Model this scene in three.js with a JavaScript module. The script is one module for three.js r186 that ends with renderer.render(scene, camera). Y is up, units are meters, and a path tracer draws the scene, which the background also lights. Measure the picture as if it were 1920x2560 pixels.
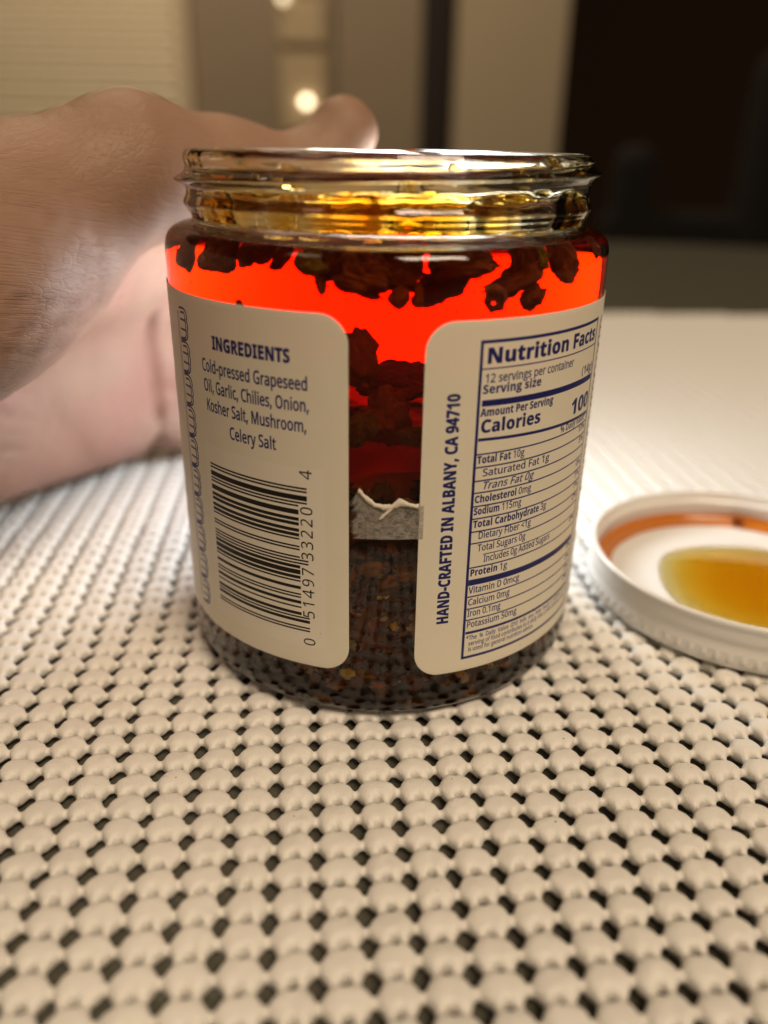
import * as THREE from 'three';
import { edgeTable, triTable } from 'three/addons/objects/MarchingCubes.js';
import { mergeGeometries, mergeVertices, toCreasedNormals } from 'three/addons/utils/BufferGeometryUtils.js';
import { RoundedBoxGeometry } from 'three/addons/geometries/RoundedBoxGeometry.js';
import { RectAreaLightUniformsLib } from 'three/addons/lights/RectAreaLightUniformsLib.js';

// ---------------------------------------------------------------- camera, light, exposure
const MM = 0.001;
const scene = new THREE.Scene();
scene.background = new THREE.Color().setRGB(0.024, 0.017, 0.010);        // the dim rest of an evening room
const camera = new THREE.PerspectiveCamera(64.34, 0.75, 0.004, 30);
camera.position.set(0, 80.1 * MM, 134.3 * MM);
camera.rotation.set(-0.42195, -0.00182, 0.01694, 'YXZ');
camera.focus = 0.117;
camera.userData.fStop = 8.6;
camera.updateProjectionMatrix();
const renderer = new THREE.WebGLRenderer({ antialias: true });
renderer.toneMapping = THREE.LinearToneMapping;
renderer.toneMappingExposure = 1;
renderer.shadowMap.enabled = true;
RectAreaLightUniformsLib.init();

const WARM = [1, 0.775, 0.545];
function areaLamp(name, label, pos, target, w, h, power, color = WARM, glow = 0.9) {
  const g = new THREE.Group(); g.name = name; scene.add(g);
  g.userData = { label, category: 'lamp' };
  g.position.set(...pos); g.lookAt(...target);                             // +z of the group looks at the target
  const box = new THREE.Mesh(new RoundedBoxGeometry(w + 0.04, h + 0.04, 0.03, 2, 0.008), new THREE.MeshStandardMaterial({ color: 0xd8d4cc, roughness: 0.5 }));
  box.name = 'lamp_housing'; box.position.z = -0.022; g.add(box);
  const dif = new THREE.Mesh(new THREE.BoxGeometry(w, h, 0.006), new THREE.MeshStandardMaterial({ color: 0xfff1dd, roughness: 0.6, emissive: new THREE.Color().setRGB(...color), emissiveIntensity: glow }));
  dif.name = 'lamp_diffuser'; dif.position.z = -0.003; g.add(dif);
  const l = new THREE.RectAreaLight(new THREE.Color().setRGB(...color), power, w, h);
  l.name = name + '_glow'; l.position.z = 0.004; l.rotation.y = Math.PI; g.add(l);
  return g;
}
areaLamp('ceiling_lamp', 'rectangular warm ceiling lamp over the table, to the right behind the photographer', [0.40, 1.12, 0.66], [0.0, 0.0, -0.03], 0.62, 0.34, 20.5);
areaLamp('ceiling_lamp_001', 'long warm ceiling lamp to the left behind the photographer', [-0.75, 1.2, 0.55], [0, 0, 0], 0.36, 0.22, 2.0);
areaLamp('ceiling_lamp_002', 'warm ceiling lamp near the back wall with the blind', [-0.55, 1.75, -1.45], [-0.5, 0.1, -2.4], 0.7, 0.4, 22);

// ---------------------------------------------------------------- helpers
function rng(seed) { let s = seed | 0; return () => { s = (s + 0x6d2b79f5) | 0; let t = Math.imul(s ^ (s >>> 15), 1 | s); t = (t + Math.imul(t ^ (t >>> 7), 61 | t)) ^ t; return ((t ^ (t >>> 14)) >>> 0) / 4294967296; }; }
const hash3 = (x, y, z) => { let h = Math.imul(x, 374761393) ^ Math.imul(y, 668265263) ^ Math.imul(z, 1274126177); h = Math.imul(h ^ (h >>> 13), 1274126177); h ^= h >>> 16; return (h >>> 0) / 2147483648 - 1; };
function noise(x, y, z) {
  const xi = Math.floor(x), yi = Math.floor(y), zi = Math.floor(z); let a = x - xi, b = y - yi, c = z - zi;
  a = a * a * (3 - 2 * a); b = b * b * (3 - 2 * b); c = c * c * (3 - 2 * c);
  const l = (p, q, t) => p + (q - p) * t;
  return l(l(l(hash3(xi, yi, zi), hash3(xi + 1, yi, zi), a), l(hash3(xi, yi + 1, zi), hash3(xi + 1, yi + 1, zi), a), b),
    l(l(hash3(xi, yi, zi + 1), hash3(xi + 1, yi, zi + 1), a), l(hash3(xi, yi + 1, zi + 1), hash3(xi + 1, yi + 1, zi + 1), a), b), c);
}
const fbm = (x, y, z, n = 3) => { let s = 0, a = 1, t = 0; for (let i = 0; i < n; i++) { s += a * noise(x, y, z); t += a; a *= 0.5; x = x * 2.03 + 7.1; y = y * 2.03 + 3.7; z = z * 2.03 + 5.3; } return s / t; };
const clamp = (x, a, b) => Math.min(b, Math.max(a, x)), mix = (a, b, t) => a + (b - a) * t, sstep = (a, b, x) => { const t = clamp((x - a) / (b - a), 0, 1); return t * t * (3 - 2 * t); };
const smin = (a, b, k) => { const h = Math.max(k - Math.abs(a - b), 0) / k; return Math.min(a, b) - h * h * k * 0.25; };
const smax = (a, b, k) => -smin(-a, -b, k);
const C = (r, g, b) => new THREE.Color().setRGB(r, g, b);
const taken = {};
const numbered = (n) => { const k = taken[n] = (taken[n] ?? -1) + 1; return k ? n + '_' + String(k).padStart(3, '0') : n; };
function tag(o, label, category, group, kind) { if (label) o.userData.label = label; if (category) o.userData.category = category; if (group) o.userData.group = group; if (kind) o.userData.kind = kind; return o; }
function mesh(name, geo, mat, parent = scene) { const m = new THREE.Mesh(geo, mat); m.name = parent === scene ? numbered(name) : name; m.castShadow = m.receiveShadow = true; parent.add(m); return m; }
function thing(name, label, category, pos = [0, 0, 0], group) { const g = new THREE.Group(); g.name = numbered(name); g.position.set(...pos); tag(g, label, category, group); scene.add(g); return g; }
const std = (o) => new THREE.MeshStandardMaterial(o), phys = (o) => new THREE.MeshPhysicalMaterial(o);

// ray of a pixel of the 1920 x 2560 frame, met with a plane z = const or a cylinder round the y axis (for reading places off the photograph)
const EYE = camera.position.clone(); camera.updateMatrixWorld();
const EX = new THREE.Vector3(), EY = new THREE.Vector3(), EZ = new THREE.Vector3(); camera.matrixWorld.extractBasis(EX, EY, EZ);
const ray = (px, py) => new THREE.Vector3().addScaledVector(EX, (px - 960) / 2035.06).addScaledVector(EY, -(py - 1280) / 2035.06).addScaledVector(EZ, -1);
const atZ = (px, py, z) => { const d = ray(px, py); return EYE.clone().addScaledVector(d, (z - EYE.z) / d.z); };
function atCyl(px, py, r) { const d = ray(px, py), a = d.x * d.x + d.z * d.z, b = EYE.x * d.x + EYE.z * d.z, c = EYE.x ** 2 + EYE.z ** 2 - r * r; return EYE.clone().addScaledVector(d, (-b - Math.sqrt(Math.max(0, b * b - a * c))) / a); }

function inOil(px, py, r) {                                                // where the refracted line of sight of a pixel meets the radius r inside the jar
  const p = atCyl(px, py, 34 * MM), d = ray(px, py).normalize(), n = new THREE.Vector3(p.x, 0, p.z).normalize(), c = -d.dot(n), k = 1 / 1.49;
  const t = d.clone().multiplyScalar(k).addScaledVector(n, k * c - Math.sqrt(1 - k * k * (1 - c * c))).normalize();
  const a = t.x * t.x + t.z * t.z, b = p.x * t.x + p.z * t.z, q = p.x ** 2 + p.z ** 2 - (r * MM) ** 2;
  return { p: p.clone().addScaledVector(t, (-b - Math.sqrt(Math.max(0, b * b - a * q))) / a), turn: Math.atan2(-t.x, -t.z) };
}
// marching cubes of a field (inside < 0) on a box; vertices shared, normals from the field's gradient
function polygonise(f, lo, hi, n, eps) {
  const [nx, ny, nz] = n, sx = (hi[0] - lo[0]) / nx, sy = (hi[1] - lo[1]) / ny, sz = (hi[2] - lo[2]) / nz;
  const v = new Float32Array((nx + 1) * (ny + 1) * (nz + 1)), at = (i, j, k) => (k * (ny + 1) + j) * (nx + 1) + i;
  for (let k = 0; k <= nz; k++) for (let j = 0; j <= ny; j++) for (let i = 0; i <= nx; i++) v[at(i, j, k)] = f(lo[0] + i * sx, lo[1] + j * sy, lo[2] + k * sz);
  const pos = [], idx = [], seen = new Map();
  const co = [[0, 0, 0], [1, 0, 0], [1, 1, 0], [0, 1, 0], [0, 0, 1], [1, 0, 1], [1, 1, 1], [0, 1, 1]];
  const ed = [[0, 1], [1, 2], [2, 3], [3, 0], [4, 5], [5, 6], [6, 7], [7, 4], [0, 4], [1, 5], [2, 6], [3, 7]];
  const vert = (i, j, k, e) => {
    const [a, b] = ed[e], A = co[a], B = co[b], p = at(i + A[0], j + A[1], k + A[2]), q = at(i + B[0], j + B[1], k + B[2]), key = p < q ? p * 4194304 * 4 + q : q * 4194304 * 4 + p;
    let id = seen.get(key);
    if (id === undefined) {
      const t = clamp(v[p] / (v[p] - v[q]), 0.001, 0.999);
      id = pos.length / 3; seen.set(key, id);
      pos.push(lo[0] + (i + A[0] + (B[0] - A[0]) * t) * sx, lo[1] + (j + A[1] + (B[1] - A[1]) * t) * sy, lo[2] + (k + A[2] + (B[2] - A[2]) * t) * sz);
    }
    return id;
  };
  for (let k = 0; k < nz; k++) for (let j = 0; j < ny; j++) for (let i = 0; i < nx; i++) {
    let c = 0; for (let m = 0; m < 8; m++) if (v[at(i + co[m][0], j + co[m][1], k + co[m][2])] < 0) c |= 1 << m;
    if (!edgeTable[c]) continue;
    for (let m = c * 16; triTable[m] !== -1; m += 3) idx.push(vert(i, j, k, triTable[m]), vert(i, j, k, triTable[m + 1]), vert(i, j, k, triTable[m + 2]));
  }
  const e = eps ?? Math.min(sx, sy, sz) * 0.5, nor = new Float32Array(pos.length);
  for (let i = 0; i < pos.length; i += 3) {
    const x = pos[i], y = pos[i + 1], z = pos[i + 2];
    let a = f(x + e, y, z) - f(x - e, y, z), b = f(x, y + e, z) - f(x, y - e, z), c = f(x, y, z + e) - f(x, y, z - e); const l = Math.hypot(a, b, c) || 1;
    nor[i] = a / l; nor[i + 1] = b / l; nor[i + 2] = c / l;
  }
  // face outward: compare the first triangles with the gradient
  let s = 0; const P = (i) => new THREE.Vector3().fromArray(pos, i * 3);
  for (let t = 0; t < Math.min(idx.length, 300); t += 3) { const a = P(idx[t]), n3 = P(idx[t + 1]).sub(a).cross(P(idx[t + 2]).sub(a)); s += n3.dot(new THREE.Vector3().fromArray(nor, idx[t] * 3)) > 0 ? 1 : -1; }
  if (s < 0) for (let t = 0; t < idx.length; t += 3) { const q = idx[t]; idx[t] = idx[t + 1]; idx[t + 1] = q; }
  const g = new THREE.BufferGeometry();
  g.setAttribute('position', new THREE.Float32BufferAttribute(pos, 3)); g.setAttribute('normal', new THREE.BufferAttribute(nor, 3)); g.setIndex(idx);
  return g;
}
const capsule = (x, y, z, A, B, ra, rb) => {                              // tapered, distance is approximate
  const dx = B[0] - A[0], dy = B[1] - A[1], dz = B[2] - A[2], t = clamp(((x - A[0]) * dx + (y - A[1]) * dy + (z - A[2]) * dz) / (dx * dx + dy * dy + dz * dz), 0, 1);
  return Math.hypot(x - A[0] - dx * t, y - A[1] - dy * t, z - A[2] - dz * t) - mix(ra, rb, t);
};
// surface of revolution whose radius may vary with the angle: rings(theta) gives the profile [[r, y], ...] in mm, from the axis at the bottom to wherever it ends
function revolve(rings, nT, parent) {
  const pos = [], idx = []; let nP = 0;
  for (let t = 0; t < nT; t++) { const th = t / nT * Math.PI * 2, pr = rings(th); nP = pr.length; for (const [r, y] of pr) pos.push(Math.sin(th) * r * MM, y * MM, Math.cos(th) * r * MM); }
  for (let t = 0; t < nT; t++) { const u = (t + 1) % nT; for (let p = 0; p < nP - 1; p++) { const a = t * nP + p, b = u * nP + p; idx.push(a, b, b + 1, a, b + 1, a + 1); } }
  const g = new THREE.BufferGeometry(); g.setAttribute('position', new THREE.Float32BufferAttribute(pos, 3)); g.setIndex(idx); g.computeVertexNormals(); return g;
}
// a smooth open profile through points, Catmull-Rom
function spline(pts, per) { const c = new THREE.CatmullRomCurve3(pts.map(([r, y]) => new THREE.Vector3(r, y, 0)), false, 'centripetal'); return c.getPoints((pts.length - 1) * per).map((p) => [Math.max(0, p.x), p.y]); }
function grain(size, fn) { const d = new Uint8Array(size * size * 4); for (let y = 0; y < size; y++) for (let x = 0; x < size; x++) { const v = fn(x, y), i = (y * size + x) * 4; d[i] = d[i + 1] = d[i + 2] = clamp(v * 255, 0, 255); d[i + 3] = 255; } const t = new THREE.DataTexture(d, size, size); t.wrapS = t.wrapT = THREE.RepeatWrapping; t.magFilter = t.minFilter = THREE.LinearFilter; t.needsUpdate = true; return t; }
const R0 = rng(11), speck = new Float32Array(256 * 256).map(() => R0());
const sp = (x, y) => speck[((y & 255) << 8) | (x & 255)];
const fineGrain = grain(256, (x, y) => 0.25 * sp(x, y) + 0.25 * sp(x >> 1, (y >> 1) + 77) + 0.5 * sp((x >> 2) + 31, y >> 2));

// ---------------------------------------------------------------- the room behind
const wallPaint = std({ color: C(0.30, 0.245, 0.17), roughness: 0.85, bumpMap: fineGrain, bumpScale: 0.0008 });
const Z = -2.4;
{
  const X = (px, z = Z) => atZ(px, 300, z).x;
  const wall = (x0, x1, z, t, m, name) => tag(mesh(name, new THREE.BoxGeometry(x1 - x0, 2.9, t).translate((x0 + x1) / 2, 0.70, z - t / 2), m), null, null, null, 'structure');
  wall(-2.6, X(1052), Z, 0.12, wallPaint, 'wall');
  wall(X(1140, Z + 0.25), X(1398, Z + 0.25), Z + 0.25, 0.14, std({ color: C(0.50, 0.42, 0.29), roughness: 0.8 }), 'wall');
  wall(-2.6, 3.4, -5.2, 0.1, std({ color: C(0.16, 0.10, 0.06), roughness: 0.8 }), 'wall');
  tag(mesh('floor', new THREE.BoxGeometry(6.4, 0.06, 6.6).translate(0.3, -0.78, -2.2), std({ color: C(0.10, 0.06, 0.035), roughness: 0.5 })), null, null, null, 'structure');
  const post = thing('door_post', 'dark brown upright door post between the two pale wall sections', 'post', [(X(1050, Z + 0.02) + X(1130, Z + 0.02)) / 2, -0.75, Z]);
  mesh('post', new RoundedBoxGeometry(X(1134) - X(1050) - 0.004, 2.7, 0.09, 2, 0.006).translate(0, 1.35, -0.02), std({ color: C(0.018, 0.012, 0.008), roughness: 0.8 }), post);
  // blind in its window frame
  const bx0 = X(-140), bx1 = X(455), bl = thing('window_blind', 'closed cream slatted window blind on the back wall', 'blind', [0, 0, Z + 0.02]);
  const slatM = std({ color: C(0.90, 0.80, 0.58), roughness: 0.5 }), sh = new THREE.Shape();
  sh.moveTo(-0.003, -0.016); sh.quadraticCurveTo(0.007, 0, -0.003, 0.016); sh.lineTo(-0.0055, 0.016); sh.quadraticCurveTo(0.004, 0, -0.0055, -0.016); sh.closePath();
  const sg = new THREE.ExtrudeGeometry(sh, { depth: bx1 - bx0, bevelEnabled: false, curveSegments: 8 }).rotateY(Math.PI / 2).translate(bx0, 0, 0);
  const pitch = 0.0405, yTop = atZ(250, 25 / 1.728, Z).y;
  for (let k = -3; k < 14; k++) { const s = mesh('slat', sg, slatM, bl); s.position.y = yTop - pitch * (k + 0.5); s.rotation.x = -0.30; }
  mesh('window_pane', new THREE.BoxGeometry(bx1 - bx0, 0.9, 0.008).translate((bx0 + bx1) / 2, yTop - 0.2, -0.012), std({ color: C(0.03, 0.022, 0.015), roughness: 0.2 }), bl);
  const frM = std({ color: C(0.66, 0.56, 0.40), roughness: 0.5 });
  mesh('window_frame', new RoundedBoxGeometry(X(492) - X(455), 1.2, 0.035, 2, 0.006).translate((X(492) + X(455)) / 2, yTop - 0.2, 0.0), frM, bl);
  // narrow wall hanging with two small round lights
  const hx = (X(690) + X(835)) / 2, hw = X(835) - X(690), h = thing('wall_shelf', 'narrow beige wall niche unit with small round lights', 'wall unit', [hx, 0, Z + 0.012]);
  const hm = std({ color: C(0.30, 0.235, 0.15), roughness: 0.6 }), h2 = std({ color: C(0.5, 0.40, 0.25), roughness: 0.6 });
  mesh('back_panel', new RoundedBoxGeometry(hw, 1.0, 0.02, 2, 0.004).translate(0, atZ(760, 250, Z).y, 0), hm, h);
  for (const [y0, y1] of [[5, 112], [136, 330], [350, 520]]) { const a = atZ(760, y0, Z).y, b = atZ(760, y1, Z).y; mesh('niche_panel', new RoundedBoxGeometry(hw * 0.72, a - b, 0.016, 2, 0.004).translate(0, (a + b) / 2, 0.016), h2, h); }
  for (const [px, py, e] of [[766, 254, 5.5], [708, -6, 2]]) {
    const p = atZ(px, py, Z + 0.05);
    const b = mesh('round_light', new THREE.SphereGeometry(0.012, 24, 16).translate(p.x - hx, p.y, 0.038), std({ color: 0xfff2dd, emissive: C(1, 0.80, 0.52), emissiveIntensity: e }), h);
  }
  // dark chair beyond the table
  const ch = thing('dining_chair', 'dark dining chair in shadow beyond the far edge of the table', 'chair', [0.52, -0.75, -1.35]);
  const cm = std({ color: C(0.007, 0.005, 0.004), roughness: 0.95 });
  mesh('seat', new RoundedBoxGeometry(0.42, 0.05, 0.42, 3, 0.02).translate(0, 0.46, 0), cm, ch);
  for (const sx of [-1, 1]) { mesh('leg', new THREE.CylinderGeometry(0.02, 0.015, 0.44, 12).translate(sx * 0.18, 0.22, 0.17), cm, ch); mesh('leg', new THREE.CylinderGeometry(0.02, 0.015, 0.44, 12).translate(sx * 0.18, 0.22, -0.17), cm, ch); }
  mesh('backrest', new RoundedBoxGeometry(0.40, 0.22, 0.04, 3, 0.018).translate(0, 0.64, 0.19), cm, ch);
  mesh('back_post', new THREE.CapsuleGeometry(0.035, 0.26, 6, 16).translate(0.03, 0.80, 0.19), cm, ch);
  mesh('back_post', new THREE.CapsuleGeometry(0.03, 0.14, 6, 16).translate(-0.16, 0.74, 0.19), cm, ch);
}

// ---------------------------------------------------------------- table and mat
{
  const t = thing('table', 'olive grey table that carries the white mat, the jar and the lid', 'table', [0, 0, 0]);
  const sh = new THREE.Shape(), x0 = -0.75, x1 = 0.62, z0 = -0.72, z1 = 0.42, r = 0.42;
  sh.moveTo(x0 + r, -z1); sh.lineTo(x1 - r, -z1); sh.absarc(x1 - r, -z1 + r, r, -Math.PI / 2, 0); sh.lineTo(x1, -z0 - r); sh.absarc(x1 - r, -z0 - r, r, 0, Math.PI / 2); sh.lineTo(x0 + r, -z0); sh.absarc(x0 + r, -z0 - r, r, Math.PI / 2, Math.PI); sh.lineTo(x0, -z1 + r); sh.absarc(x0 + r, -z1 + r, r, Math.PI, 1.5 * Math.PI);
  const cloth = grain(256, (x, y) => 0.75 + 0.25 * sp(x >> 1, y >> 1)); cloth.repeat.set(40, 40);
  const tm = std({ color: C(0.11, 0.105, 0.08), roughness: 0.40, map: cloth });
  mesh('tabletop', new THREE.ExtrudeGeometry(sh, { depth: 0.03, bevelSize: 0.004, bevelThickness: 0.004, bevelSegments: 3, curveSegments: 32 }).rotateX(-Math.PI / 2).translate(0, -0.0374, 0), tm, t);
  for (const [x, z] of [[-0.45, 0.18], [0.3, 0.18], [-0.45, -0.45], [0.3, -0.45]]) mesh('leg', new THREE.CylinderGeometry(0.025, 0.02, 0.70, 16).translate(x, -0.388, z), tm, t);

  const mat = thing('mat', 'white foam non-slip mat with rows of knobs and holes under the jar', 'mat');
  const E1 = [5.529, -0.594], E2 = [0.397, 4.257], O = [-9.10, 42.34], LU = 5.56, LV = 4.28;
  const cell = (u, y, v) => {                                              // u, v: lattice units, the knob stands at (0.5, 0.5); y in mm
    const x = (u - 0.5) * LU, z = (v - 0.5) * LV; let d = 9;
    const bead = (bx, bz) => { const a = (x - bx) / 2.48, b = (z - bz) / 2.12, c = (y + 1.36) / 1.38, k = Math.pow(Math.pow(a * a + b * b, 1.5) + Math.pow(Math.abs(c), 3), 1 / 3), notch = 0.95 * Math.exp(-(((x - bx) / 0.62) ** 2) - (((z - bz - 2.0) / 0.85) ** 2)); return (k - 1) * 1.9 + notch; };
    for (let j = -1; j <= 1; j++) for (let i = -1; i <= 1; i++) d = smin(d, bead(i * LU, j * LV), 0.34);
    for (let j = -1; j <= 1; j++) d = smin(d, Math.hypot(z - j * LV, (y + 1.5) * 0.9) - 0.57, 0.42);
    for (let i = -1; i <= 1; i++) for (const s of [-1.06, 1.06]) d = smin(d, Math.hypot(x - i * LU - s, (y + 1.35) * 0.9) - 0.60, 0.36);
    for (let j = -1; j <= 1; j++) for (let i = -1; i <= 1; i++) d = smax(d, -(Math.hypot((x - i * LU) * 0.80, (z - (j + 0.5) * LV + 0.05) * 0.80) - 0.52), 0.16);
    return d;
  };
  const matM = phys({ color: C(0.83, 0.815, 0.77), roughness: 0.58, bumpMap: fineGrain, bumpScale: 0.00007, sheen: 0.15, sheenColor: C(1, 1, 1), sheenRoughness: 0.6 });
  const fine = polygonise(cell, [0, -3.05, 0], [1, 0.15, 1], [24, 14, 20], 0.016), mid = polygonise(cell, [0, -3.05, 0], [1, 0.15, 1], [8, 5, 7], 0.02);
  const near = [], far = [];
  for (let j = -95; j < 14; j++) for (let i = -70; i < 76; i++) {
    const x = O[0] + (i + 0.5) * E1[0] + (j + 0.5) * E2[0], z = O[1] + (i + 0.5) * E1[1] + (j + 0.5) * E2[1];
    if (z < -316 || z > 92 || x < -300 || x > 330) continue;
    const dz = 134 - z; if (Math.abs(x) > 0.52 * dz + 26) continue;       // outside the frame, with a margin
    if (x * x + z * z < 27 * 27 && z < 10) { }
    (z > -46 && Math.abs(x) < 100 ? near : far).push([i, j]);
  }
  // near knobs: one mesh, every knob pushed about by noise that runs on from knob to knob
  const fp = fine.attributes.position.array, fn = fine.attributes.normal.array, fi = fine.index.array, nv = fp.length / 3, pos = new Float32Array(near.length * nv * 3), nor = new Float32Array(near.length * nv * 3), uv = new Float32Array(near.length * nv * 2), idx = new Uint32Array(near.length * fi.length);
  const warp = (x, y, z) => {
    const up = clamp((y + 3) / 3, 0, 1);
    return [0.34 * noise(x * 0.16, z * 0.16, 1.5) + 0.30 * noise(x * 0.42, z * 0.42, 4.5) + 0.10 * noise(x * 0.8, y * 0.5, z * 0.8 + 40),
      up * (0.26 * noise(x * 0.27, z * 0.27, 9.5) + 0.13 * noise(x * 0.7, z * 0.7, 12.5)) - up * 0.16,
      0.30 * noise(x * 0.16, z * 0.16, 21.5) + 0.26 * noise(x * 0.42, z * 0.42, 24.5) + 0.10 * noise(x * 0.8, y * 0.5, z * 0.8 + 80)];
  };
  const inv = new THREE.Matrix3(), nn = new THREE.Vector3();
  near.forEach(([i, j], n) => {
    for (let k = 0; k < nv; k++) {
      const u = fp[k * 3] + i, v = fp[k * 3 + 2] + j, y = fp[k * 3 + 1], x = O[0] + u * E1[0] + v * E2[0], z = O[1] + u * E1[1] + v * E2[1], o = (n * nv + k) * 3;
      const w = warp(x, y, z), e = 0.05, wx = warp(x + e, y, z), wy = warp(x, y + e, z), wz = warp(x, y, z + e);
      pos[o] = (x + w[0]) * MM; pos[o + 1] = (y + w[1]) * MM; pos[o + 2] = (z + w[2]) * MM;
      inv.set(1 + (wx[0] - w[0]) / e, (wy[0] - w[0]) / e, (wz[0] - w[0]) / e, (wx[1] - w[1]) / e, 1 + (wy[1] - w[1]) / e, (wz[1] - w[1]) / e, (wx[2] - w[2]) / e, (wy[2] - w[2]) / e, 1 + (wz[2] - w[2]) / e).invert().transpose();
      // the cell's normals live in lattice units; turn them to mm first
      nn.set(fn[k * 3] / LU, fn[k * 3 + 1], fn[k * 3 + 2] / LV).normalize();
      const c = Math.cos(0.107), s = Math.sin(0.107); nn.set(nn.x * c + nn.z * s * 0.85, nn.y, -nn.x * s + nn.z * c).applyMatrix3(inv).normalize();
      nor[o] = nn.x; nor[o + 1] = nn.y; nor[o + 2] = nn.z;
      uv[(n * nv + k) * 2] = x / 13 + y * 0.05; uv[(n * nv + k) * 2 + 1] = z / 13 + y * 0.06;
    }
    for (let k = 0; k < fi.length; k++) idx[n * fi.length + k] = fi[k] + n * nv;
  });
  const ng = new THREE.BufferGeometry(); ng.setAttribute('position', new THREE.BufferAttribute(pos, 3)); ng.setAttribute('normal', new THREE.BufferAttribute(nor, 3)); ng.setAttribute('uv', new THREE.BufferAttribute(uv, 2)); ng.setIndex(new THREE.BufferAttribute(idx, 1));
  mesh('knob_net', ng, matM, mat);
  const crumbs = [], q = rng(51); for (const [i, j] of [[3, 1], [-1, 2], [6, -1], [-6, 3], [9, 1], [2, 5], [-4, 0], [11, 3], [-9, -2], [5, 3]]) {
    const u = i + 0.5 + (q() - 0.5) * 0.3, v = j + 0.5 + (q() - 0.5) * 0.3, x = O[0] + u * E1[0] + v * E2[0], z = O[1] + u * E1[1] + v * E2[1], w = warp(x, 0, z), r = (0.05 + 0.09 * q()) * MM;
    crumbs.push(new THREE.IcosahedronGeometry(r, 1).scale(1 + q(), 0.7, 1).translate((x + w[0]) * MM, (0.0 + w[1]) * MM, (z + w[2]) * MM)); }
  tag(mesh('crumbs', mergeGeometries(crumbs), std({ color: C(0.12, 0.03, 0.012), roughness: 0.8 })), 'tiny dark crumbs scattered on the knobs in front of the jar', 'crumbs', null, 'stuff');
  const fg = mid.clone(), im = new THREE.InstancedMesh(fg, matM, far.length), M4 = new THREE.Matrix4(); im.name = 'knob_net'; im.userData.kind = 'stuff';
  { const p = fg.attributes.normal; for (let k = 0; k < p.count; k++) { nn.fromBufferAttribute(p, k); nn.set(nn.x / LU, nn.y, nn.z / LV).normalize(); p.setXYZ(k, nn.x, nn.y, nn.z); } }
  // instances carry the lattice's own shear, so bake it into the geometry and only shift the copies
  { const p = fg.attributes.position; for (let k = 0; k < p.count; k++) { const u = p.getX(k), v = p.getZ(k); p.setXYZ(k, (u * E1[0] + v * E2[0]) * MM, (p.getY(k) - 0.16) * MM, (u * E1[1] + v * E2[1]) * MM); } }
  far.forEach(([i, j], n) => im.setMatrixAt(n, M4.makeTranslation((O[0] + i * E1[0] + j * E2[0]) * MM, 0, (O[1] + i * E1[1] + j * E2[1]) * MM)));
  im.castShadow = im.receiveShadow = true; mat.add(im);
}

// ---------------------------------------------------------------- the jar
const OILTOP = 67.4, wallIn = 31.6, neckIn = 28.3;
const jar = thing('glass_jar', 'open glass jar of red chili oil with two cream labels', 'jar');
const FLARE = spline([[neckIn + 0.02, 69.9], [neckIn + 0.3, 69.5], [29.4, 69.0], [30.5, 68.4], [31.0, OILTOP + 0.35]], 3);
const bottomIn = (r) => 3.0 + 1.0 * Math.exp(-((r / 12) ** 2)) * 0.6 + (r > 27 ? (r - 27) ** 2 * 0.09 : 0);
const film = (th, y) => {                                                 // thickness in mm of the oil that clings inside the neck
  const a = Math.sin(th) * 4.2, b = Math.cos(th) * 4.2, run = fbm(a * 1.3, b * 1.3, y * 0.10 + 3, 3), drop = Math.max(0, noise(a * 2.6, b * 2.6, y * 0.85) - 0.45) * 1.5;
  const low = sstep(77, 70.5, y);
  return clamp(0.008 + 0.10 * Math.max(0, run + 0.5) * Math.exp(-(((Math.sin(th) * 28 + 2) / 20) ** 2)) + sstep(75.6, 74.2, y) * Math.max(0, -0.10 + 0.7 * run + 0.15 * low + 0.52 * Math.exp(-(((Math.sin(th) * 28 + 3) / 17) ** 2))) + 0.10 * Math.max(0, fbm(a * 3, b * 3, y * 0.5 + 9, 2) - 0.25) + drop * 0.45, 0.012, 1.2) * sstep(79.0, 78.2, y);
};
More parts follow.
